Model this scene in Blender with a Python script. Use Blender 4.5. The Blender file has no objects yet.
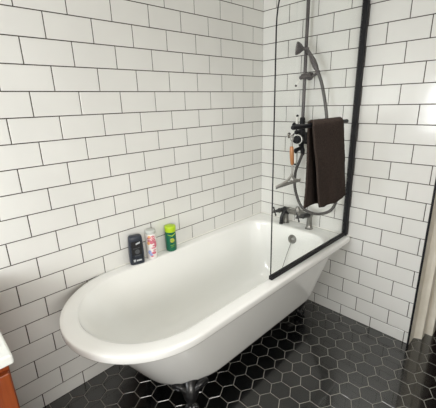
import bpy, bmesh, math, random
from mathutils import Vector, Matrix, noise
PI = math.pi
random.seed(7)
S = bpy.context.scene
COL = S.collection

# ------------------------------------------------------------------ materials
def mat(name, color, rough=0.5, metal=0.0, var=0.06, scale=12.0, bump=0.0, bscale=60.0, coat=0.0, rvar=0.1, spec=0.5, col2=None):
    m = bpy.data.materials.new(name); m.use_nodes = True
    nt = m.node_tree; n = nt.nodes; l = nt.links
    p = n['Principled BSDF']
    tc = n.new('ShaderNodeTexCoord')
    nz = n.new('ShaderNodeTexNoise'); nz.inputs['Scale'].default_value = scale; nz.inputs['Detail'].default_value = 3
    l.new(tc.outputs['Object'], nz.inputs['Vector'])
    rp = n.new('ShaderNodeValToRGB')
    c = Vector(color)
    a = c * (1 - var); b = Vector(col2) if col2 else c * (1 + var)
    rp.color_ramp.elements[0].position = .3; rp.color_ramp.elements[1].position = .7
    rp.color_ramp.elements[0].color = (*a, 1); rp.color_ramp.elements[1].color = (*[min(1, v) for v in b], 1)
    l.new(nz.outputs['Fac'], rp.inputs['Fac']); l.new(rp.outputs['Color'], p.inputs['Base Color'])
    mr = n.new('ShaderNodeMapRange')
    mr.inputs['To Min'].default_value = max(0.02, rough * (1 - rvar)); mr.inputs['To Max'].default_value = min(1, rough * (1 + rvar))
    l.new(nz.outputs['Fac'], mr.inputs['Value']); l.new(mr.outputs['Result'], p.inputs['Roughness'])
    p.inputs['Metallic'].default_value = metal
    p.inputs['Coat Weight'].default_value = coat
    p.inputs['Specular IOR Level'].default_value = spec
    if bump:
        nb = n.new('ShaderNodeTexNoise'); nb.inputs['Scale'].default_value = bscale; nb.inputs['Detail'].default_value = 4
        l.new(tc.outputs['Object'], nb.inputs['Vector'])
        bp = n.new('ShaderNodeBump'); bp.inputs['Strength'].default_value = bump; bp.inputs['Distance'].default_value = 0.003
        l.new(nb.outputs['Fac'], bp.inputs['Height']); l.new(bp.outputs['Normal'], p.inputs['Normal'])
    return m

def glass_mat(name, tint=(0.985, 0.99, 0.985)):
    m = bpy.data.materials.new(name); m.use_nodes = True
    nt = m.node_tree; n = nt.nodes; l = nt.links
    n.clear()
    out = n.new('ShaderNodeOutputMaterial'); mx = n.new('ShaderNodeMixShader')
    t = n.new('ShaderNodeBsdfTransparent'); t.inputs['Color'].default_value = (*tint, 1)
    g = n.new('ShaderNodeBsdfGlossy'); g.inputs['Roughness'].default_value = 0.02
    f = n.new('ShaderNodeFresnel'); f.inputs['IOR'].default_value = 1.3
    ge = n.new('ShaderNodeNewGeometry'); iv = n.new('ShaderNodeMath'); iv.operation = 'SUBTRACT'; iv.inputs[0].default_value = 1
    mu = n.new('ShaderNodeMath'); mu.operation = 'MULTIPLY'
    l.new(ge.outputs['Backfacing'], iv.inputs[1]); l.new(iv.outputs[0], mu.inputs[0]); l.new(f.outputs['Fac'], mu.inputs[1])
    l.new(mu.outputs[0], mx.inputs['Fac']); l.new(t.outputs[0], mx.inputs[1]); l.new(g.outputs[0], mx.inputs[2])
    l.new(mx.outputs[0], out.inputs['Surface'])
    return m

def wood_mat(name, c1, c2, rough=.35):
    m = bpy.data.materials.new(name); m.use_nodes = True
    nt = m.node_tree; n = nt.nodes; l = nt.links; p = n['Principled BSDF']
    tc = n.new('ShaderNodeTexCoord'); mp = n.new('ShaderNodeMapping'); mp.inputs['Scale'].default_value = (22, 22, 1.6)
    nz = n.new('ShaderNodeTexNoise'); nz.inputs['Scale'].default_value = 2.2; nz.inputs['Detail'].default_value = 5
    rp = n.new('ShaderNodeValToRGB'); rp.color_ramp.elements[0].color = (*c1, 1); rp.color_ramp.elements[1].color = (*c2, 1)
    rp.color_ramp.elements[0].position = .35; rp.color_ramp.elements[1].position = .68
    l.new(tc.outputs['Object'], mp.inputs['Vector']); l.new(mp.outputs[0], nz.inputs['Vector'])
    l.new(nz.outputs['Fac'], rp.inputs['Fac']); l.new(rp.outputs[0], p.inputs['Base Color'])
    p.inputs['Roughness'].default_value = rough
    return m

M = {}
M['tile'] = mat('white_glazed_tile', (.755, .755, .73), .13, var=.025, scale=3, bump=.12, bscale=9)
M['grout'] = mat('dark_grout', (.055, .044, .036), .9, var=.2, scale=40)
M['hex'] = mat('black_hexagon_tile', (.0045, .0050, .0052), .22, var=.3, scale=30, bump=.12, bscale=40, rvar=.25, spec=1.0, coat=.8)
M['hexgrout'] = mat('grey_grout', (.30, .29, .26), .9, var=.15, scale=30)
M['paint'] = mat('white_paint', (.60, .575, .53), .7, var=.02, scale=4)
M['enamel'] = mat('white_acrylic', (.87, .875, .855), .09, var=.012, scale=3, coat=.3)
M['black_metal'] = mat('matt_black_metal', (.010, .010, .012), .5, var=.2, scale=30, spec=.25)
M['bronze'] = mat('dark_bronze_metal', (.075, .066, .068), .42, metal=.35, var=.2, scale=30)
M['pewter'] = mat('grey_pewter_metal', (.20, .195, .18), .34, metal=.75, var=.15, scale=30)
M['black_chrome'] = mat('black_glossy_metal', (.008, .008, .009), .34, metal=.0, var=.2, scale=30, coat=.15)
M['hose'] = mat('dark_grey_hose', (.075, .07, .068), .4, metal=.4, var=.2, scale=300)
M['ceramic'] = mat('white_ceramic', (.85, .84, .80), .12, var=.02)
M['chrome'] = mat('chrome', (.75, .75, .74), .12, metal=1, var=.05)
M['towel'] = mat('dark_brown_terry', (.046, .034, .029), .95, var=.45, scale=260, bump=.9, bscale=420, spec=.1)
M['steel'] = mat('brushed_steel', (.34, .335, .31), .45, metal=.3, var=.1)
M['handle_wood'] = wood_mat('orange_wood_handle', (.30, .12, .04), (.42, .19, .07))
M['cab_wood'] = wood_mat('red_brown_wood', (.20, .036, .007), (.33, .075, .015))
M['quartz'] = mat('white_worktop', (.84, .86, .83), .25, var=.03)
M['cream'] = mat('cream_gloss_paint', (.82, .77, .66), .4, var=.06, scale=9, col2=(.88, .84, .75))
M['plum'] = mat('plum_paint', (.10, .025, .035), .6, var=.1)
M['glass'] = glass_mat('clear_glass')
M['pane'] = glass_mat('window_glass', (1, 1, 1))
M['navy'] = mat('black_plastic', (.018, .024, .038), .30, var=.15, scale=40)
M['black_label'] = mat('black_label', (.006, .006, .007), .35, var=.2, scale=40)
M['print'] = mat('pale_print', (.50, .52, .54), .5, var=.3, scale=200)
M['greyprint'] = mat('grey_print', (.075, .08, .088), .5, var=.4, scale=200)
M['white_pl'] = mat('white_plastic', (.80, .76, .74), .3, var=.03)
M['greycap'] = mat('grey_cap_plastic', (.52, .54, .51), .25, var=.05)
M['pink'] = mat('pink_print', (.66, .12, .19), .4, var=.35, scale=90, col2=(.80, .35, .38))
M['orange'] = mat('orange_print', (.80, .40, .16), .4, var=.15, scale=90)
M['blue'] = mat('blue_print', (.32, .38, .66), .4, var=.2, scale=90)
M['rose'] = mat('rose_print', (.60, .16, .22), .4, var=.3, scale=120)
M['green'] = mat('green_plastic', (.001, .115, .062), .28, var=.1)
M['lime'] = mat('lime_plastic', (.42, .62, .01), .3, var=.05)
M['limeprint'] = mat('lime_print', (.30, .50, .03), .4, var=.1)
M['yellow'] = mat('yellow_print', (.42, .42, .06), .4, var=.3, scale=120)
M['rubber'] = mat('black_rubber', (.012, .012, .012), .6, var=.2)
M['greyrubber'] = mat('grey_rubber', (.20, .20, .19), .6, var=.1)
M['silicone'] = mat('white_sealant', (.80, .79, .75), .35, var=.03)
M['outside'] = mat('pale_render', (.6, .62, .64), .8)

# ------------------------------------------------------------------ helpers
def put(o, parent=None):
    COL.objects.link(o)
    if parent is not None: o.parent = parent
    return o

def origin(o):
    v = Vector((0, 0, 0))
    while o is not None: v = v + o.location; o = o.parent
    return v

def obj(name, bm, m, parent=None, smooth=True, loc=None, angle=0.7):
    """one mesh object authored in world coordinates"""
    me = bpy.data.meshes.new(name)
    bmesh.ops.recalc_face_normals(bm, faces=bm.faces[:])
    if smooth:
        for f in bm.faces: f.smooth = True
        for e in bm.edges:
            if len(e.link_faces) == 2 and e.calc_face_angle(0) > angle: e.smooth = False
    base = origin(parent) if parent is not None else Vector(loc) if loc else Vector((0, 0, 0))
    bm.transform(Matrix.Translation(-base))
    bm.to_mesh(me); bm.free()
    for k in (m if isinstance(m, (list, tuple)) else [m]): me.materials.append(k)
    o = bpy.data.objects.new(name, me)
    put(o, parent)
    if parent is None and loc: o.location = loc
    return o

def thing(name, label, cat, loc, group=None):
    o = bpy.data.objects.new(name, None); o.empty_display_size = .05; put(o); o.location = loc
    return tag(o, label, cat, group)

def tag(o, label=None, cat=None, group=None, kind=None):
    if label: o['label'] = label
    if cat: o['category'] = cat
    if group: o['group'] = group
    if kind: o['kind'] = kind
    return o

def box(bm, lo, hi, bev=0.0, segs=2, rot=None, piv=None, mi=0):
    r = bmesh.ops.create_cube(bm, size=1)
    vs = r['verts']
    c = (Vector(lo) + Vector(hi)) / 2; d = Vector(hi) - Vector(lo)
    for v in vs: v.co = Vector((v.co.x * d.x, v.co.y * d.y, v.co.z * d.z)) + c
    fs = set(f for v in vs for f in v.link_faces)
    for f in fs: f.material_index = mi
    if bev:
        es = list(set(e for v in vs for e in v.link_edges))
        g = bmesh.ops.bevel(bm, geom=es, offset=bev, segments=segs, profile=.5, affect='EDGES')
        vs = list(set(vs) | set(v for v in g['verts']))
        vs = [v for v in vs if v.is_valid]
        for f in g['faces']: f.material_index = mi
    if rot is not None:
        p = Vector(piv) if piv else c
        for v in vs: v.co = rot @ (v.co - p) + p
    return vs

def catmull(pts, n=8):
    P = [Vector(p) for p in pts]; out = []
    P = [2 * P[0] - P[1]] + P + [2 * P[-1] - P[-2]]
    for i in range(1, len(P) - 2):
        a, b, c, d = P[i - 1:i + 3]
        for k in range(n):
            t = k / n
            out.append(.5 * ((2 * b) + (c - a) * t + (2 * a - 5 * b + 4 * c - d) * t * t + (3 * b - a - 3 * c + d) * t ** 3))
    out.append(P[-2]); return out

def tube(bm, pts, rad, seg=14, caps=True, flat=None, mi=0):
    """sweep a circle along points; rad number or list; flat=(axis,scale) squashes the section"""
    P = [Vector(p) for p in pts]; n = len(P)
    R = rad if isinstance(rad, (list, tuple)) else [rad] * n
    t0 = (P[1] - P[0]).normalized()
    up = Vector((0, 0, 1)) if abs(t0.z) < .9 else Vector((0, 1, 0))
    u = t0.cross(up).normalized(); rings = []
    for i in range(n):
        t = (P[min(i + 1, n - 1)] - P[max(i - 1, 0)]).normalized()
        u = (u - t * u.dot(t)).normalized(); w = t.cross(u)
        ring = []
        for k in range(seg):
            a = 2 * PI * k / seg
            d = (u * math.cos(a) + w * math.sin(a)) * R[i]
            if flat: ax = Vector(flat[0]); d = d - ax * d.dot(ax) * (1 - flat[1])
            ring.append(bm.verts.new(P[i] + d))
        rings.append(ring)
    for i in range(n - 1):
        for k in range(seg):
            f = bm.faces.new((rings[i][k], rings[i][(k + 1) % seg], rings[i + 1][(k + 1) % seg], rings[i + 1][k])); f.material_index = mi
    if caps:
        bm.faces.new(rings[0][::-1]).material_index = mi; bm.faces.new(rings[-1]).material_index = mi

def lathe(bm, prof, p0, axis, seg=24, mi=0):
    """prof: (distance along axis, radius) pairs from p0"""
    ax = Vector(axis).normalized(); p0 = Vector(p0)
    up = Vector((0, 0, 1)) if abs(ax.z) < .9 else Vector((1, 0, 0))
    u = ax.cross(up).normalized(); w = ax.cross(u); rings = []
    for d, r in prof:
        r = max(r, 1e-4)
        rings.append([bm.verts.new(p0 + ax * d + (u * math.cos(2 * PI * k / seg) + w * math.sin(2 * PI * k / seg)) * r) for k in range(seg)])
    for i in range(len(rings) - 1):
        for k in range(seg):
            bm.faces.new((rings[i][k], rings[i][(k + 1) % seg], rings[i + 1][(k + 1) % seg], rings[i + 1][k])).material_index = mi
    bm.faces.new(rings[0][::-1]).material_index = mi; bm.faces.new(rings[-1]).material_index = mi

def ball(bm, c, r, sc=(1, 1, 1), rot=None, seg=20):
    g = bmesh.ops.create_uvsphere(bm, u_segments=seg, v_segments=seg // 2 + 2, radius=r)
    for v in g['verts']:
        q = Vector((v.co.x * sc[0], v.co.y * sc[1], v.co.z * sc[2]))
        v.co = (rot @ q if rot else q) + Vector(c)

def loft(bm, loops, cap0=True, cap1=True, mi=0):
    L = [[bm.verts.new(p) for p in lp] for lp in loops]; n = len(L[0])
    for i in range(len(L) - 1):
        for k in range(n):
            bm.faces.new((L[i][k], L[i][(k + 1) % n], L[i + 1][(k + 1) % n], L[i + 1][k])).material_index = mi
    if cap0: bm.faces.new(L[0][::-1]).material_index = mi
    if cap1: bm.faces.new(L[-1]).material_index = mi

def prism(bm, poly, z0, z1, mi=0):
    loft(bm, [[(x, y, z0) for x, y in poly], [(x, y, z1) for x, y in poly]], mi=mi)

# ------------------------------------------------------------------ setting
ROOM_X0, ROOM_Y0, H = -3.35, -2.50, 2.40
END = -1.147                     # tiled wall stops here at the doorway
A, B = 0.1015, 0.10242           # half tile pitch, course height
TOPZ = 2.025

def tiled_wall(name, origin_off, length, to_world, thickness):
    """running bond tiles; to_world(s, z, d): s along wall from the corner, d depth into the room"""
    bm = bmesh.new(); g = .0022; ch = .0016; dep = .0022
    # grout bed and wall body
    q = [to_world(0, 0, -dep), to_world(length, 0, -dep), to_world(length, H, -dep), to_world(0, H, -dep)]
    b = [to_world(0, 0, -thickness), to_world(length, 0, -thickness), to_world(length, H, -thickness), to_world(0, H, -thickness)]
    V = [bm.verts.new(p) for p in q + b]
    for ids in ((0, 1, 2, 3), (4, 5, 6, 7), (0, 1, 5, 4), (1, 2, 6, 5), (2, 3, 7, 6), (3, 0, 4, 7)):
        bm.faces.new([V[i] for i in ids]).material_index = 1
    for k in range(-4, 20):
        z1 = min(TOPZ - k * B, H); z0 = max(TOPZ - (k + 1) * B, 0)
        if z1 - z0 < .01: continue
        u = -2 if k % 2 == 0 else -1
        while u * A + origin_off < length:
            s0 = max(u * A + origin_off, 0); s1 = min((u + 2) * A + origin_off, length); u += 2
            if s1 - s0 < .008: continue
            if s0 < .01: s0 = -g
            a0, a1, c0, c1 = s0 + g, s1 - g, z0 + g, z1 - g
            tl = [random.uniform(-.00025, .00025) for _ in range(4)]
            outer = [bm.verts.new(to_world(s, z, -dep)) for s, z in ((a0, c0), (a1, c0), (a1, c1), (a0, c1))]
            mid = [bm.verts.new(to_world(s, z, -.0006)) for s, z in ((a0, c0), (a1, c0), (a1, c1), (a0, c1))]
            inn = [bm.verts.new(to_world(s, z, t)) for (s, z), t in zip(((a0 + ch, c0 + ch), (a1 - ch, c0 + ch), (a1 - ch, c1 - ch), (a0 + ch, c1 - ch)), tl)]
            for i in range(4):
                j = (i + 1) % 4
                bm.faces.new((outer[i], outer[j], mid[j], mid[i])); bm.faces.new((mid[i], mid[j], inn[j], inn[i]))
            bm.faces.new(inn)
    return tag(obj(name, bm, [M['tile'], M['grout']], smooth=False), kind='structure')

tiled_wall('wall_left', .0025, -ROOM_X0, lambda s, z, d: Vector((-s, -d, z)), .10)
tiled_wall('wall_right', .0064, -END, lambda s, z, d: Vector((-d, -s, z)), .085)

# rest of the right wall round the doorway
DOOR_Y1 = -2.06
bm = bmesh.new()
box(bm, (0, ROOM_Y0, 0), (.11, DOOR_Y1, H)); box(bm, (0, DOOR_Y1, 2.06), (.11, END - .012, H))
tag(obj('wall_doorway', bm, M['paint'], smooth=False), kind='structure')
bm = bmesh.new()
BX0, BX1, BZ0, BZ1 = -3.00, -1.70, .80, 1.60  # opening added in the unseen back wall to let fill light in
box(bm, (ROOM_X0 - .1, ROOM_Y0 - .12, 0), (BX0, ROOM_Y0, H)); box(bm, (BX1, ROOM_Y0 - .12, 0), (.11, ROOM_Y0, H))
box(bm, (BX0, ROOM_Y0 - .12, 0), (BX1, ROOM_Y0, BZ0)); box(bm, (BX0, ROOM_Y0 - .12, BZ1), (BX1, ROOM_Y0, H))
tag(obj('wall_back', bm, M['paint'], smooth=False), kind='structure')
bm = bmesh.new(); box(bm, (ROOM_X0 - .15, ROOM_Y0 - .1, H), (1.5, .1, H + .08))
tag(obj('ceiling', bm, M['paint'], smooth=False), kind='structure')
# window wall with an opening
WY0, WY1, WZ0, WZ1 = -1.20, -.15, .95, 1.70
bm = bmesh.new()
box(bm, (ROOM_X0 - .14, ROOM_Y0, 0), (ROOM_X0, WY0, H)); box(bm, (ROOM_X0 - .14, WY1, 0), (ROOM_X0, 0, H))
box(bm, (ROOM_X0 - .14, WY0, 0), (ROOM_X0, WY1, WZ0)); box(bm, (ROOM_X0 - .14, WY0, WZ1), (ROOM_X0, WY1, H))
tag(obj('wall_window', bm, M['paint'], smooth=False), kind='structure')
# window
bm = bmesh.new()
xw = ROOM_X0 - .10
for lo, hi in (((WY0, WZ0), (WY1, WZ0 + .05)), ((WY0, WZ1 - .05), (WY1, WZ1)), ((WY0, WZ0), (WY0 + .05, WZ1)), ((WY1 - .05, WZ0), (WY1, WZ1)), (((WY0 + WY1) / 2 - .025, WZ0), ((WY0 + WY1) / 2 + .025, WZ1))):
    box(bm, (xw - .02, lo[0], lo[1]), (xw + .03, hi[0], hi[1]), .004)
win = tag(obj('window_1', bm, M['paint'], smooth=False), kind='structure')
bm = bmesh.new(); box(bm, (xw, WY0 + .04, WZ0 + .04), (xw + .004, WY1 - .04, WZ1 - .04)); obj('window_pane', bm, M['pane'], win, smooth=False)
bm = bmesh.new(); box(bm, (ROOM_X0 - .08, WY0 - .03, WZ0 - .025), (ROOM_X0 + .02, WY1 + .03, WZ0), .005); obj('window_sill', bm, M['paint'], win, smooth=False)

bm = bmesh.new(); yw = ROOM_Y0 - .09  # unseen second window, made up to go with the back fill lamp
for lo, hi in (((BX0, BZ0), (BX1, BZ0 + .05)), ((BX0, BZ1 - .05), (BX1, BZ1)), ((BX0, BZ0), (BX0 + .05, BZ1)), ((BX1 - .05, BZ0), (BX1, BZ1))):
    box(bm, (lo[0], yw - .02, lo[1]), (hi[0], yw + .03, hi[1]), .004)
fill_win = tag(obj('added_fill_window', bm, M['paint'], smooth=False), kind='structure')
bm = bmesh.new(); box(bm, (BX0 + .04, yw, BZ0 + .04), (BX1 - .04, yw + .004, BZ1 - .04)); obj('window_pane', bm, M['pane'], fill_win, smooth=False)
# floor of black hexagons (grout bed plus a low tile for each cell), running on through the doorway
bm = bmesh.new()
FX1 = 1.45
box(bm, (ROOM_X0 - .14, ROOM_Y0 - .1, -.08), (FX1, .1, -.0012), mi=1)
P_ = .0992; dy = P_ * math.sqrt(3) / 2; Rh = (P_ / 2 - .0016) / math.cos(PI / 6)
x0, y0 = -.5185, -.6195
for j in range(-26, 9):
    cy = y0 + j * dy
    if cy < ROOM_Y0 or cy > .06: continue
    for i in range(-32, 21):
        cx = x0 + (i + (.5 if j % 2 else 0)) * P_
        if cx < ROOM_X0 or cx > FX1 - .05: continue
        tl = [random.uniform(-.0002, .0002) for _ in range(3)]
        o_, t_ = [], []
        for k in range(6):
            a = PI / 6 + k * PI / 3
            o_.append(bm.verts.new((cx + Rh * math.cos(a), cy + Rh * math.sin(a), -.0013)))
            r2 = Rh - .0012
            t_.append(bm.verts.new((cx + r2 * math.cos(a), cy + r2 * math.sin(a), 0 + tl[0] * math.cos(a) * .5 + tl[1] * math.sin(a) * .5)))
        for k in range(6): bm.faces.new((o_[k], o_[(k + 1) % 6], t_[(k + 1) % 6], t_[k]))
        bm.faces.new(t_)
tag(obj('floor', bm, [M['hex'], M['hexgrout']], smooth=False), kind='structure')

# black metal tile trim at the end of the tiled wall
bm = bmesh.new(); box(bm, (-.004, END - .010, 0), (.010, END, H), .0015)
tag(obj('trim_1', bm, M['black_metal'], smooth=False), kind='structure')
# white sealant bead along the bath
bm = bmesh.new()
tube(bm, [(-1.27, -.002, .602), (-.004, -.002, .602), (-.003, -.742, .602)], .004, 8)
tag(obj('trim_2', bm, M['silicone']), kind='structure')
# door lining with moulded edge
bm = bmesh.new()
prism(bm, [(.0, END - .010), (.085, END - .012), (.098, END - .035), (.104, END - .052), (.150, END - .054), (.158, END - .046), (.164, END - .034),
           (.178, END - .034), (.182, END - .090), (.250, END - .090), (.250, END + .05), (.085, END + .05), (.085, END - .004), (.0, END - .004)], 0, 2.06)
prism(bm, [(.0, DOOR_Y1), (.25, DOOR_Y1), (.25, DOOR_Y1 + .02), (.0, DOOR_Y1 + .02)], 0, 2.06)
box(bm, (0, DOOR_Y1, 2.03), (.25, END - .012, 2.06))
tag(obj('door_1', bm, M['cream'], smooth=False), kind='structure')
# hall behind the doorway
bm = bmesh.new()
box(bm, (1.40, ROOM_Y0, 0), (1.5, .1, H)); box(bm, (.11, 0, 0), (1.5, .1, H)); box(bm, (.11, ROOM_Y0 - .1, 0), (1.5, ROOM_Y0, H))
tag(obj('wall_hall', bm, M['plum'], smooth=False), kind='structure')
bm = bmesh.new(); box(bm, (1.38, ROOM_Y0, 0), (1.40, 0, .12), .004)
tag(obj('baseboard_hall', bm, M['cream'], smooth=False), kind='structure')

# ------------------------------------------------------------------ bath
YC = -.373
def D(xl, xr, h, rx, rc, yc=YC):
    out = []; xc = xl + rx
    for i in range(48):
        a = PI / 2 + PI * i / 48; out.append((xc + rx * math.cos(a), yc + h * math.sin(a)))
    for i in range(20):
        t = i / 20; out.append((xc + (xr - rc - xc) * t, yc - h))
    for i in range(8):
        a = -PI / 2 + PI / 2 * i / 8; out.append((xr - rc + rc * math.cos(a), yc - h + rc + rc * math.sin(a)))
    for i in range(12):
        t = i / 12; out.append((xr, yc - h + rc + (2 * h - 2 * rc) * t))
    for i in range(8):
        a = PI / 2 * i / 8; out.append((xr - rc + rc * math.cos(a), yc + h - rc + rc * math.sin(a)))
    for i in range(20):
        t = i / 20; out.append((xr - rc + (xc - xr + rc) * t, yc + h))
    return out
def lerp(a, b, m): return [(p[0] + (q[0] - p[0]) * m, p[1] + (q[1] - p[1]) * m) for p, q in zip(a, b)]
def at(d, z): return [(x, y, z) for x, y in d]

bath = thing('bathtub', 'white single-ended roll-top bath with one rounded end on black claw feet', 'bath', (-.83, YC, 0))
RO = D(-1.668, -.004, .3715, .385, .03)
RI = D(-1.594, -.138, .302, .313, .13)
inset = lambda d: D(-1.668 + d, -.004 - d, .3715 - d, .385 - d, .03 + d * .2)
loops = []
bot_o = D(-1.325, -.175, .212, .30, .07)
top_o = D(-1.600, -.070, .322, .325, .06)
prof_o = [(1.0, .165), (.985, .166), (.955, .171), (.92, .183), (.86, .207), (.75, .252), (.60, .315), (.42, .39), (.22, .475), (.08, .533), (.0, .556)]
loops.append(at(lerp(bot_o, D(-1.1, -.4, .05, .1, .02), .6), .165))
for m, z in prof_o: loops.append(at(lerp(top_o, bot_o, m), z))
loops += [at(inset(.030), .560), at(inset(.010), .561), at(inset(.003), .565), at(inset(.0), .572), at(inset(0), .592), at(inset(.0012), .5985), at(inset(.004), .6010), at(inset(.02), .602)]
loops += [at(lerp(inset(.02), RI, .5), .6035), at(lerp(inset(.02), RI, .8), .602), at(lerp(inset(.02), RI, .96), .6005), at(RI, .594)]
bot_i = D(-1.12, -.27, .130, .18, .10)
prof_i = [(.02, .575), (.05, .55), (.13, .485), (.22, .41), (.32, .34), (.42, .287), (.53, .245), (.66, .218), (.8, .207), (.92, .203), (1.0, .201)]
for m, z in prof_i: loops.append(at(lerp(RI, bot_i, m), z))
ctr = D(-.80, -.62, .015, .03, .01)
for m in (.35, .7, 1.0): loops.append(at(lerp(bot_i, ctr, m), .201 - .003 * m))
bm = bmesh.new(); loft(bm, loops)
obj('tub', bm, M['enamel'], bath, angle=1.2)

def foot(x, y, dx, dy_):
    d = Vector((dx, dy_, 0)).normalized(); s = Vector((-d.y, d.x, 0))
    p = lambda o, z, q=0: Vector((x, y, z)) + d * o + s * q
    bm = bmesh.new()
    path = catmull([p(-.020, .178), p(.012, .165), p(.045, .130), p(.046, .095), p(.030, .066), p(.026, .045), p(.034, .028)], 5)
    n = len(path); key = [.034, .046, .042, .031, .023, .022, .026]
    rad = [key[min(int(i / 5), 5)] * (1 - (i / 5) % 1) + key[min(int(i / 5) + 1, 6)] * ((i / 5) % 1) for i in range(n)]
    tube(bm, path, rad, 16)
    # leaf scrolls where the leg meets the tub
    for sg in (-1, 1):
        tube(bm, catmull([p(.055, .150, sg * .02), p(.052, .172, sg * .050), p(.034, .170, sg * .078), p(.032, .150, sg * .074), p(.048, .146, sg * .052)], 5), [.018 - .0006 * i for i in range(21)], 10)
    tube(bm, catmull([p(.05, .15), p(.062, .125), p(.06, .098), p(.042, .07)], 5), [.010, .012, .013, .014, .014, .014, .013, .013, .012, .011, .010, .009, .008, .007, .006, .006], 10)
    f = obj('claw_foot', bm, M['black_chrome'], bath)
    f['label'] = 'glossy black claw foot'
    bm = bmesh.new(); ball(bm, p(.042, .027), .027); obj('ball', bm, M['black_chrome'], f)
    bm = bmesh.new()
    for a in (-1.15, -.4, .4, 1.15):
        e = d * math.cos(a) + s * math.sin(a); c = p(.042, 0)
        tube(bm, catmull([c + Vector((0, 0, .056)) + e * .006, c + e * .022 + Vector((0, 0, .050)), c + e * .032 + Vector((0, 0, .03)), c + e * .027 + Vector((0, 0, .010))], 4), [.009, .010, .010, .010, .0095, .009, .009, .0085, .008, .007, .006, .005, .004], 8)
    obj('claws', bm, M['black_chrome'], f)
foot(-1.198, -.518, -.55, -.83)
foot(-.215, -.475, .4, -.9)
foot(-1.198, -.228, -.55, .83)
foot(-.215, -.271, .4, .9)

# overflow with plug chain
bm = bmesh.new(); ax = Vector((-1, 0, .30)).normalized()
OV = Vector((-.146, -.396, .527))
lathe(bm, [(-.012, .033), (.003, .033), (.008, .030), (.009, .022), (.007, .020), (.012, .012), (.013, 0)], OV, ax, 28)
ov = obj('overflow', bm, M['pewter'], bath)
bm = bmesh.new()
cp = [(-.160, -.396, .505), (-.185, -.384, .43), (-.215, -.378, .355), (-.24, -.374, .29), (-.262, -.376, .250), (-.285, -.385, .215)]
tube(bm, catmull(cp, 6), .0022, 6)
obj('plug_chain', bm, M['pewter'], ov)
bm = bmesh.new(); lathe(bm, [(0, .034), (.004, .034), (.006, .030), (.006, .022), (.018, .020), (.020, 0)], (-.300, -.395, .199), (0, 0, 1), 24)
obj('waste_plug', bm, M['pewter'], bath)

# ------------------------------------------------------------------ bath filler on the ledge
tap = thing('bath_filler_tap', 'dark pewter twin-pillar bath filler tap with cross handles on bath end ledge', 'tap', (-.068, -.378, .603))
for y in (-.283, -.474):
    bm = bmesh.new()
    lathe(bm, [(0, .027), (.005, .027), (.010, .0225), (.035, .0195), (.075, .0165), (.088, .018), (.092, .021), (.108, .021), (.114, .015), (.118, .004)], (-.068, y, .602), (0, 0, 1), 24)
    obj('pillar', bm, M['pewter'], tap)
bm = bmesh.new()
tube(bm, [(-.068, -.275, .690), (-.068, -.33, .694), (-.068, -.378, .697), (-.068, -.43, .694), (-.068, -.482, .690)], [.016, .018, .022, .018, .016], 18)
lathe(bm, [(0, .020), (.02, .020), (.03, .014), (.04, .013)], (-.068, -.378, .700), (0, 0, 1), 18)
body = obj('mixer_body', bm, M['pewter'], tap)
bm = bmesh.new()
tube(bm, catmull([(-.070, -.306, .680), (-.088, -.294, .688), (-.108, -.286, .678), (-.118, -.282, .652), (-.121, -.281, .622), (-.121, -.281, .608)], 6), [.013] * 20 + [.0125] * 5 + [.0125] * 4 + [.0155, .0155], 16)
obj('spout', bm, M['black_chrome'], tap)
# cross handles
for y, dv in ((-.283, Vector((-.85, .5, -.10))), (-.474, Vector((-.85, .5, -.10)))):
    dv.normalize(); p0 = Vector((-.072, y, .704))
    bm = bmesh.new()
    lathe(bm, [(0, .018), (.012, .020), (.02, .017), (.042, .016), (.052, .019), (.060, .013), (.076, .010), (.094, .010)], p0, dv, 18)
    h = obj('handle', bm, M['black_chrome'], tap)
    c = p0 + dv * .086
    e1 = dv.cross(Vector((0, 0, 1))).normalized(); e2 = dv.cross(e1).normalized()
    for e in (e1, -e1, e2, -e2):
        e = (e * math.cos(.5) + dv.cross(e) * math.sin(.5))
        bm = bmesh.new(); lathe(bm, [(0, .006), (.018, .0045), (.026, .0065), (.032, .006), (.035, .001)], c, e, 10)
        obj('cross_arm', bm, M['black_chrome'], h)

# ------------------------------------------------------------------ riser shower on the wall
RX, RY = -.060, -.379
sh = thing('shower_riser', 'dark bronze exposed shower riser with ceramic levers fixed to the tiled end wall', 'shower', (RX, RY, 1.10))
bm = bmesh.new(); tube(bm, [(RX, RY, 1.18), (RX, RY, 1.7), (RX, RY, 2.20), ], .0105, 14); tube(bm, catmull([(RX, RY, 2.19), (RX + .004, RY, 2.22), (RX + .03, RY, 2.235), (-.003, RY, 2.235)], 5), .0105, 14)
obj('riser_pipe', bm, M['bronze'], sh)
# cradle
bm = bmesh.new()
tube(bm, [(-.064, -.362, 1.588), (-.066, -.40, 1.589), (-.068, -.435, 1.590)], [.016, .0165, .016], 16)
lathe(bm, [(0, .013), (.03, .013), (.035, .010), (.055, .010)], (RX, RY, 1.589), (1, 0, 0), 14)
lathe(bm, [(0, .024), (.006, .022), (.01, .012)], (-.0015, RY, 1.589), (-1, 0, 0), 18)
tube(bm, catmull([(-.068, -.432, 1.590), (-.078, -.452, 1.588), (-.092, -.475, 1.594), (-.104, -.494, 1.606)], 4), [.008] * 10 + [.011, .012, .0125], 12)
cr = obj('hand_shower_cradle', bm, M['bronze'], sh)
bm = bmesh.new(); lathe(bm, [(0, .012), (.008, .013), (.014, .009), (.018, .004), (.056, .0036)], (-.072, -.364, 1.586), (-.28, .42, -.80), 12); lv = obj('lever', bm, [M['bronze']], cr)
bm = bmesh.new(); dl = Vector((-.28, .42, -.80)).normalized(); pl = Vector((-.072, -.364, 1.586))
lathe(bm, [(0, .0042), (.036, .0056), (.038, .003)], pl + dl * .018, dl, 12); obj('ceramic_grip', bm, M['ceramic'], lv)
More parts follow.
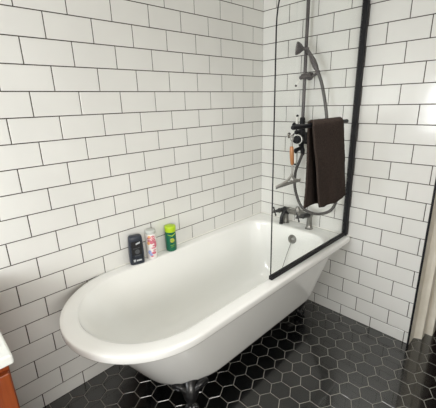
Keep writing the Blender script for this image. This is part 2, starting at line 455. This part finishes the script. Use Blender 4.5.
bm = bmesh.new(); ball(bm, pl + dl * .060, .0075); obj('lever_tip', bm, M['bronze'], lv)
# valve
bm = bmesh.new()
tube(bm, [(-.062, RY - .012, 1.10), (-.062, RY - .012, 1.13), (-.062, RY - .006, 1.15), (-.062, RY, 1.165), (-.062, RY, 1.18), (-.062, RY, 1.205), (-.062, RY, 1.24), (-.062, RY, 1.27), (-.062, RY, 1.30), (-.062, RY, 1.335), (-.062, RY, 1.345)],
     [.011, .016, .014, .017, .024, .028, .027, .020, .017, .017, .012], 20)
lathe(bm, [(0, .024), (.02, .022), (.06, .020)], (-.002, RY, 1.205), (-1, 0, 0), 20)
lathe(bm, [(0, .040), (.004, .038), (.012, .024)], (-.0015, RY, 1.205), (-1, 0, 0), 24)
tube(bm, [(-.062, RY, 1.255), (-.085, RY + .008, 1.252), (-.108, RY + .012, 1.250)], [.013, .012, .014], 14)
tube(bm, [(-.062, RY - .005, 1.150), (-.085, RY + .006, 1.142), (-.108, RY + .010, 1.136)], [.013, .012, .014], 14)
vb = obj('valve_body', bm, M['black_metal'], sh)
bm = bmesh.new(); ad = Vector((-1, -.12, .02))
lathe(bm, [(0, .026), (.03, .028), (.045, .027), (.062, .0235), (.066, .015), (.068, 0)], (-.085, RY - .004, 1.207), ad, 26); dial = obj('temperature_dial', bm, M['black_metal'], sh)
bm = bmesh.new()
lathe(bm, [(0, .0285), (.001, .0315), (.007, .0315), (.008, .0285)], Vector((-.085, RY - .004, 1.207)) + ad.normalized() * .034, ad, 28); obj('scale_ring', bm, M['ceramic'], dial)
for p0, dv, ln in ((Vector((-.108, RY + .012, 1.252)), Vector((0, -.02, 1)), .10), (Vector((-.108, RY + .010, 1.134)), Vector((0, .03, -1)), .085)):
    dv.normalize()
    bm = bmesh.new(); lathe(bm, [(-.012, .012), (0, .014), (.008, .012), (.014, .006), (.020, .005)], p0, dv, 14); lv = obj('lever', bm, M['black_metal'], sh)
    bm = bmesh.new(); lathe(bm, [(0, .006), (ln * .35, .0072), (ln * .7, .0088), (ln * .8, .006)], p0 + dv * .018, dv, 14); obj('ceramic_grip', bm, M['ceramic'], lv)
    bm = bmesh.new(); lathe(bm, [(0, .0065), (.006, .0082), (.011, .0075), (.014, .002)], p0 + dv * (.016 + ln * .8), dv, 14); obj('lever_tip', bm, M['black_metal'], lv)

# hand shower with hose, lifted in its cradle
hs = thing('hand_shower', 'dark bronze bell-head hand shower resting in the cradle of the wall riser', 'shower head', (-.11, -.49, 1.60))
bm = bmesh.new(); hd = Vector((-.62, .77, .10)).normalized(); hb = Vector((-.112, -.430, 1.732))
lathe(bm, [(0, .010), (.014, .009), (.032, .010), (.036, .014), (.046, .025), (.058, .033), (.068, .037), (.074, .036), (.075, .031), (.073, .0)], hb, hd, 28)
obj('shower_rose', bm, M['bronze'], hs)
bm = bmesh.new()
pts = catmull([(-.112, -.418, 1.732), (-.112, -.428, 1.718), (-.111, -.445, 1.692), (-.110, -.459, 1.668), (-.109, -.475, 1.638), (-.108, -.490, 1.610), (-.107, -.497, 1.592)], 5)
kr = [.0095, .010, .012, .0165, .0165, .010, .0095]
tube(bm, pts, [kr[min(i // 5, 5)] * (1 - (i / 5) % 1) + kr[min(i // 5 + 1, 6)] * ((i / 5) % 1) for i in range(len(pts))], 16)
obj('grip', bm, M['bronze'], hs)
bm = bmesh.new()
hp = [(-.107, -.497, 1.597), (-.102, -.517, 1.546), (-.10, -.538, 1.473), (-.10, -.558, 1.388), (-.10, -.579, 1.273), (-.10, -.626, 1.097), (-.10, -.664, .93), (-.10, -.668, .854), (-.10, -.638, .781), (-.10, -.565, .738), (-.10, -.485, .734), (-.10, -.423, .763), (-.10, -.384, .833), (-.10, -.364, .914), (-.10, -.371, 1.004), (-.092, -.388, 1.06), (-.070, -.391, 1.10), (-.064, -.391, 1.12)]
tube(bm, catmull(hp, 8), .0095, 12)
obj('hose', bm, M['hose'], sh)

# ------------------------------------------------------------------ glass screen along the bath rim
A0 = Vector((0, -.702, 0)); SD = Vector((-.79, .009, 0)).normalized(); SN = Vector((SD.y, -SD.x, 0)); SN = SN if SN.y < 0 else -SN
def G(s, off, z): return A0 + SD * s + SN * off + Vector((0, 0, z))
def gbox(bm, s0, s1, o0, o1, z0, z1, bev=.002):
    vs = box(bm, (s0, o0, z0), (s1, o1, z1), bev)
    for v in vs: v.co = G(v.co.x, v.co.y, v.co.z)
scr = thing('shower_screen', 'clear glass bath screen with rounded corner and black wall post on bath rim', 'shower screen', G(.40, 0, .604))
SW, ST = .792, 2.06
outline = [(.03, .626), (SW, .626)]
RC = .34
for i in range(15):
    a = PI / 2 * i / 14; outline.append((SW - RC + RC * math.cos(a), ST - RC + RC * math.sin(a)))
outline.append((.03, ST))
bm = bmesh.new()
loft(bm, [[G(s, -.003, z) for s, z in outline], [G(s, .003, z) for s, z in outline]])
obj('glass_panel', bm, M['glass'], scr, smooth=False)['label'] = 'clear glass panel'
bm = bmesh.new(); gbox(bm, .002, .032, -.015, .015, .604, 2.08, .003)
obj('wall_post', bm, M['black_metal'], scr, smooth=False)
bm = bmesh.new(); gbox(bm, .032, SW + .002, -.010, .010, .604, .624, .002)
obj('bottom_bar', bm, M['black_metal'], scr, smooth=False)
bm = bmesh.new()
edge = [(SW, .630)] + [(SW, .7 + .1 * i) for i in range(10)] + outline[2:-1] + [(.034, ST)]
tube(bm, [G(s, 0, z) for s, z in edge], .0030, 8)
obj('edge_seal', bm, M['black_metal'], scr)
RO_, RZ = .068, 1.338
bm = bmesh.new()
rail_pts = [G(s, RO_, RZ) for s in (.262, .266, .35, .50, .65, .752, .756)]
tube(bm, rail_pts, [.008, .010, .010, .010, .010, .010, .008], 16)
rail = obj('towel_rail', bm, M['black_metal'], scr)
for s in (.31, .650):
    bm = bmesh.new()
    lathe(bm, [(0, .014), (.004, .014), (.008, .008), (.066, .008)], G(s, .0032, RZ), SN, 14)
    obj('rail_mount', bm, M['black_metal'], rail)

# ------------------------------------------------------------------ towel over the rail
def towel():
    bm = bmesh.new(); nu, nv = 46, 90
    # path down the front and the back: (offset from rail axis, height), side -1 back, +1 front
    def cross(t):
        # t 0..1 from back hem over the rail to front hem; returns off, z, front amount
        Lb, Lf, r = .405, .395, .026
        arc = PI * r; tot = Lb + arc + Lf; d = t * tot
        if d < Lb: 
            f = (Lb - d) / Lb
            return -r - .004 * f + .006 * math.sin(f * 2.2), RZ - (Lb - d), 0.0
        if d < Lb + arc:
            a = (d - Lb) / r
            return -r * math.cos(a), RZ + r * math.sin(a) * .75, a / PI
        d2 = d - Lb - arc; f = d2 / Lf
        return r + .018 * f, RZ - d2, 1.0
    grid = []
    for j in range(nv + 1):
        o, z, fr = cross(j / nv); row = []
        dn = max(0, (RZ - z) / .40)
        # edges measured from the wall along the glass
        s_l = (.592 + .0 * dn) * (1 - fr) + (.640 - .065 * dn) * fr
        s_r = (.330 + .02 * dn) * (1 - fr) + (.358 - .075 * dn) * fr
        for i in range(nu + 1):
            u = i / nu; s = s_l + (s_r - s_l) * u
            w = .010 * math.sin(u * 8.5 + .6 + fr * 1.5) * min(1, dn * 1.4 + .15) + .004 * math.sin(u * 21 + dn * 4) * dn
            nz = noise.noise(Vector((u * 5, z * 9, fr * 3))) * .005
            zz = z + (.006 * math.sin(u * 7 + fr * 2) + .010 * noise.noise(Vector((u * 4, fr * 5, 2.2)))) * dn ** 2
            oo = o + (w * .7 + nz) * (1 if fr > .5 else .55) * (.4 + .6 * dn)
            row.append(G(s, RO_ + oo, zz))
        grid.append(row)
    V = [[bm.verts.new(p) for p in r] for r in grid]
    for j in range(nv):
        for i in range(nu): bm.faces.new((V[j][i], V[j][i + 1], V[j + 1][i + 1], V[j + 1][i]))
    o = obj('towel', bm, M['towel'], loc=tuple(G(.47, RO_, RZ)))
    so = o.modifiers.new('thick', 'SOLIDIFY'); so.thickness = .011; so.offset = 0
    sb = o.modifiers.new('soft', 'SUBSURF'); sb.levels = 1; sb.render_levels = 1
    tx = bpy.data.textures.new('terry', 'CLOUDS'); tx.noise_scale = .007
    dp = o.modifiers.new('pile', 'DISPLACE'); dp.texture = tx; dp.strength = .004; dp.texture_coords = 'LOCAL'
    return o
tag(towel(), 'dark brown terry hand towel folded over the rail on the glass screen', 'towel')

# ------------------------------------------------------------------ squeegee hanging on the glass
sq = thing('squeegee', 'steel shower squeegee with orange wooden handle hanging on the glass screen', 'squeegee', G(.69, .018, 1.29))
def gt(s, z, off=.018): return G(s, off, z)
bm = bmesh.new()
lathe(bm, [(0, .013), (.004, .013), (.008, .007)], G(.688, .0032, 1.298), SN, 16)
tube(bm, catmull([gt(.688, 1.298, .010), gt(.688, 1.300, .026), gt(.688, 1.306, .032)], 4), .004, 8)
obj('suction_hook', bm, M['chrome'], sq)
bm = bmesh.new()
ring = [gt(.688 + .010 * math.sin(a), 1.288 + .014 * math.cos(a), .022) for a in [2 * PI * i / 16 for i in range(17)]]
tube(bm, ring, .0028, 8, caps=False); tube(bm, [gt(.688, 1.274, .022), gt(.687, 1.248, .022)], .005, 10)
obj('hanging_loop', bm, M['steel'], sq)
bm = bmesh.new()
tube(bm, [gt(.687, 1.250, .022), gt(.687, 1.245, .022), gt(.685, 1.22, .022), gt(.681, 1.19, .022), gt(.678, 1.170, .022), gt(.677, 1.165, .022)], [.006, .0085, .010, .0095, .0085, .006], 16)
obj('handle', bm, M['handle_wood'], sq)['label'] = 'orange-brown wooden handle'
bm = bmesh.new()
tube(bm, catmull([gt(.677, 1.168, .022), gt(.675, 1.14, .022), gt(.676, 1.118, .022)], 4), .0055, 10)
tube(bm, catmull([gt(.676, 1.124, .022), gt(.690, 1.108, .022), gt(.725, 1.092, .022), gt(.790, 1.082, .022)], 5), [.005] * 6 + [.006] * 10, 10)
tube(bm, catmull([gt(.676, 1.124, .022), gt(.668, 1.104, .022), gt(.650, 1.090, .022), gt(.618, 1.082, .022)], 5), [.005] * 8 + [.0055] * 8, 10)
obj('fork', bm, M['steel'], sq)
bm = bmesh.new(); gbox(bm, .604, .796, .018, .026, 1.079, 1.087, .002); bl = obj('blade_holder', bm, M['steel'], sq, smooth=False)
bm = bmesh.new(); gbox(bm, .602, .798, .021, .0225, 1.072, 1.080, .0005); obj('rubber_blade', bm, M['greyrubber'], bl, smooth=False)

# ------------------------------------------------------------------ bottles on the back rim
RIM = .6035
def rrect(hw, hd, r, n=6):
    out = []
    for cx, cy, a0 in ((hw - r, hd - r, 0), (-hw + r, hd - r, PI / 2), (-hw + r, -hd + r, PI), (hw - r, -hd + r, 1.5 * PI)):
        for i in range(n + 1):
            a = a0 + PI / 2 * i / n; out.append((cx + r * math.cos(a), cy + r * math.sin(a)))
    return out
def placed(loops, c, rz):
    m = Matrix.Rotation(rz, 3, 'Z'); return [[m @ Vector(p) + Vector(c) for p in lp] for lp in loops]
# black flat bottle
c = (-1.150, -.040, RIM - .0015); rz = -.30
b1 = thing('shower_gel_bottle', 'flat black shower gel bottle with pale print, leftmost of three on the rim', 'bottle', c, 'toiletry bottles on the bath rim')
L = []
for z, sx, sy in ((0, .90, .84), (.004, .97, .95), (.014, 1, 1), (.06, 1.0, 1), (.11, .97, .97), (.145, .93, .92), (.158, .90, .86), (.164, .84, .76), (.167, .74, .6)):
    L.append([(x, y, z) for x, y in rrect(.0405 * sx, .022 * sy, .015 * sy)])
bm = bmesh.new(); loft(bm, placed(L, c, rz)); obj('bottle_body', bm, M['navy'], b1)
def patch(poly, c, rz, y, m, name, parent, lean=0, th=.0008):
    bm = bmesh.new(); R3 = Matrix.Rotation(rz, 3, 'Z')
    f = lambda x, z, yy: R3 @ Vector((x, yy + lean * z, z)) + Vector(c)
    loft(bm, [[f(x, z, y) for x, z in poly], [f(x, z, y - th) for x, z in poly]]); return obj(name, bm, m, parent, smooth=False)
def quad(x0, x1, z0, z1, sk=0): return [(x0, z0), (x1, z0 + sk), (x1, z1 + sk), (x0, z1)]
lb = patch([(x, z + .078) for x, z in rrect(.029, .062, .008)], c, rz, -.0212, M['black_label'], 'label', b1)
patch(quad(-.003, .020, .118, .127, .007), c, rz, -.0221, M['print'], 'logo', lb)
patch(quad(-.020, .017, .096, .099, .002), c, rz, -.0221, M['greyprint'], 'print_line', lb)
patch([(.002 + .013 * math.cos(2 * PI * i / 16), .077 + .013 * math.sin(2 * PI * i / 16)) for i in range(16)], c, rz, -.0221, M['greyprint'], 'emblem', lb)
patch(quad(-.014, .016, .052, .055, .002), c, rz, -.0221, M['greyprint'], 'print_line', lb)
patch(quad(-.023, -.012, .019, .033), c, rz, -.0221, M['print'], 'print_block', lb)
patch(quad(-.007, .022, .021, .030), c, rz, -.0221, M['print'], 'print_line', lb)

def cyl_patch(name, c, r, a0, a1, z0, z1, m, parent, skew=0, n=10, shape='rect', h=.0006):
    """curved patch on a round bottle; angles from the -y direction, positive towards +x"""
    bm = bmesh.new(); C3 = Vector(c)
    def P(a, z, rr): return C3 + Vector((math.sin(a) * rr, -math.cos(a) * rr, z))
    if shape == 'disc':
        am, zm, ra, rzv = (a0 + a1) / 2, (z0 + z1) / 2, (a1 - a0) / 2, (z1 - z0) / 2
        ring = [bm.verts.new(P(am + ra * math.cos(t), zm + rzv * math.sin(t), r + h)) for t in [2 * PI * i / 20 for i in range(20)]]
        ce = bm.verts.new(P(am, zm, r + h))
        inn = [bm.verts.new(P(am + ra * math.cos(t), zm + rzv * math.sin(t), r - .0005)) for t in [2 * PI * i / 20 for i in range(20)]]
        for i in range(20):
            bm.faces.new((ce, ring[i], ring[(i + 1) % 20])); bm.faces.new((ring[i], inn[i], inn[(i + 1) % 20], ring[(i + 1) % 20]))
    else:
        lp = []
        for i in range(n + 1):
            t = i / n; a = a0 + (a1 - a0) * t; s = skew * t
            lp.append([P(a, z0 + s, r - .0005), P(a, z0 + s, r + h), P(a, z1 + s, r + h), P(a, z1 + s, r - .0005)])
        loft(bm, lp)
    return obj(name, bm, m, parent)
# white bottle with pink flowers
c = (-1.050, -.040, RIM - .0015)
b2 = thing('body_wash_bottle', 'white bottle with pink flower print and grey cap, middle one on the rim', 'bottle', c, 'toiletry bottles on the bath rim')
R2 = .0315
bm = bmesh.new(); lathe(bm, [(0, .028), (.003, R2), (.06, R2), (.138, R2), (.146, .030), (.151, .026), (.154, .0245)], c, (0, 0, 1), 32); obj('bottle_body', bm, M['white_pl'], b2)
bm = bmesh.new(); lathe(bm, [(.150, .0275), (.153, .0285), (.166, .0285), (.170, .027), (.172, .02), (.172, 0)], c, (0, 0, 1), 28); obj('cap', bm, M['greycap'], b2)['label'] = 'pale grey cap'
F = -.35
flowers = [(-.55, .122, .40, .017, 'pink'), (.10, .132, .45, .012, 'pink'), (.30, .110, .38, .015, 'pink'), (-.15, .105, .35, .011, 'rose'), (-.70, .100, .28, .010, 'orange'), (-.5, .138, .25, .007, 'orange'),
           (.25, .083, .30, .004, 'rose'), (.15, .070, .42, .004, 'rose'), (.3, .055, .3, .0035, 'rose'), (-.6, .045, .30, .012, 'blue'), (-.35, .030, .25, .008, 'blue'), (.15, .040, .40, .008, 'rose'), (.55, .09, .22, .02, 'rose'), (-.2, .02, .3, .004, 'pink')]
for i, (a, z, ra, rz_, m) in enumerate(flowers):
    cyl_patch('flower_print' if m != 'orange' else 'leaf_print', c, R2, F + a - ra, F + a + ra, z - rz_, z + rz_, M[m], b2, shape='disc', h=.0004 + .00012 * i)
# green bottle with lime cap
c = (-.914, -.040, RIM - .0015)
b3 = thing('shampoo_bottle', 'green bottle with bright lime cap, rightmost of three on the rim', 'bottle', c, 'toiletry bottles on the bath rim')
R3_ = .0325
bm = bmesh.new(); lathe(bm, [(0, .028), (.003, .031), (.008, R3_), (.06, R3_), (.112, R3_), (.120, .0315), (.124, .031)], c, (0, 0, 1), 32); obj('bottle_body', bm, M['green'], b3)
bm = bmesh.new(); lathe(bm, [(.122, .0325), (.124, .0335), (.150, .0335), (.155, .032), (.157, .028), (.157, 0)], c, (0, 0, 1), 32); obj('cap', bm, M['lime'], b3)['label'] = 'bright lime cap'
F = -.40
cyl_patch('swoosh', c, R3_, F - .75, F + .15, .106, .111, M['limeprint'], b3, skew=-.009)
cyl_patch('swoosh', c, R3_, F - .1, F + .75, .097, .103, M['limeprint'], b3, skew=.012, h=.0008)
cyl_patch('emblem', c, R3_, F - .38, F + .46, .058, .086, M['yellow'], b3, shape='disc')
cyl_patch('emblem_core', c, R3_, F - .16, F + .24, .066, .078, M['limeprint'], b3, shape='disc', h=.0012)
cyl_patch('print_line', c, R3_, F - .35, F + .4, .040, .043, M['limeprint'], b3)
cyl_patch('print_line', c, R3_, F - .25, F + .3, .030, .032, M['limeprint'], b3)

# ------------------------------------------------------------------ vanity under the window
VX = -1.862; VX0 = -2.62
van = thing('vanity_cabinet', 'red-brown wooden vanity cabinet with white worktop against the tiled wall', 'cabinet', (-2.24, -.30, 0))
bm = bmesh.new(); box(bm, (VX0 + .002, -.585, .06), (VX - .012, -.003, .768), .004); box(bm, (VX0 + .02, -.55, 0), (VX - .04, -.01, .06))
obj('cabinet_body', bm, M['cab_wood'], van, smooth=False)
bm = bmesh.new(); box(bm, (VX0 + .001, -.612, .768), (VX, -.003, .80), .006, 3); obj('worktop', bm, M['quartz'], van, smooth=False)['label'] = 'white worktop'
for xa, xb, kx in ((VX0 + .02, -2.245, -2.275), (-2.235, VX - .016, -2.205)):
    bm = bmesh.new(); box(bm, (xa, -.603, .09), (xb, -.585, .74), .003)
    box(bm, (xa + .06, -.606, .15), (xb - .06, -.600, .68), .003)
    dr = obj('door', bm, M['cab_wood'], van, smooth=False)
    bm = bmesh.new(); lathe(bm, [(0, .006), (.012, .006), (.018, .014), (.026, .014), (.030, .006)], (kx, -.603, .60), (0, -1, 0), 16); obj('knob', bm, M['black_metal'], dr)

# ------------------------------------------------------------------ daylight and added fill lamps
w = bpy.data.worlds.new('sky'); S.world = w; w.use_nodes = True
bg = w.node_tree.nodes['Background']; bg.inputs['Color'].default_value = (.80, .90, 1, 1); bg.inputs['Strength'].default_value = .8
def area(name, loc, target, sx, sy, power, color):
    ld = bpy.data.lights.new(name, 'AREA'); ld.shape = 'RECTANGLE'; ld.size = sx; ld.size_y = sy; ld.energy = power; ld.color = color
    o = bpy.data.objects.new(name, ld); COL.objects.link(o); o.location = loc
    o.rotation_euler = (Vector(target) - Vector(loc)).to_track_quat('-Z', 'Y').to_euler(); return o
area('window_daylight', (ROOM_X0 - .20, (WY0 + WY1) / 2, (WZ0 + WZ1) / 2 + .05), (0, (WY0 + WY1) / 2, (WZ0 + WZ1) / 2 - .55), 1.15, .9, 62, (.95, .98, 1))
area('added_back_fill', ((BX0 + BX1) / 2, ROOM_Y0 - .2, (BZ0 + BZ1) / 2), ((BX0 + BX1) / 2 + 1.3, 0, .40), 1.3, .8, 45, (1, .965, .905))  # added fill lamp from the camera side, lifts the tub side and towel

area('added_ceiling_fill', (-.75, -.85, H - .02), (-.65, -.65, 0), .45, .45, 3.2, (1, .98, .93)).data.spread = math.radians(95)  # added overhead lamp, brightens the bath interior and keeps off the upper walls

# ------------------------------------------------------------------ camera
R = ((0.7168707150105985, -0.6966442769630061, -0.027984448089095365), (-0.2267986308845257, -0.19505256659902465, -0.9542100802716524), (0.6592865530170208, 0.6903920970273276, -0.29782544111125586))
cd = bpy.data.cameras.new('camera'); cam = bpy.data.objects.new('camera', cd); COL.objects.link(cam)
r0, r1, r2 = [Vector(r) for r in R]
m3 = Matrix((r0, -r1, -r2)).transposed()
cam.matrix_world = Matrix.Translation((-1.95095443, -1.5462768, TOPZ - .57834147)) @ m3.to_4x4()
cd.sensor_fit = 'HORIZONTAL'; cd.sensor_width = 36; cd.lens = 36 * 324.163 / 436; cd.clip_start = .01
S.camera = cam

S.view_settings.view_transform = 'Standard'; S.view_settings.look = 'None'
S.view_settings.exposure = 0.0; S.view_settings.gamma = 1; S.view_settings.use_curve_mapping = False
cy = S.cycles
cy.max_bounces = 12; cy.diffuse_bounces = 8; cy.glossy_bounces = 6; cy.transparent_max_bounces = 12
cy.use_denoising = True; cy.sample_clamp_indirect = 6; cy.caustics_reflective = False; cy.caustics_refractive = False
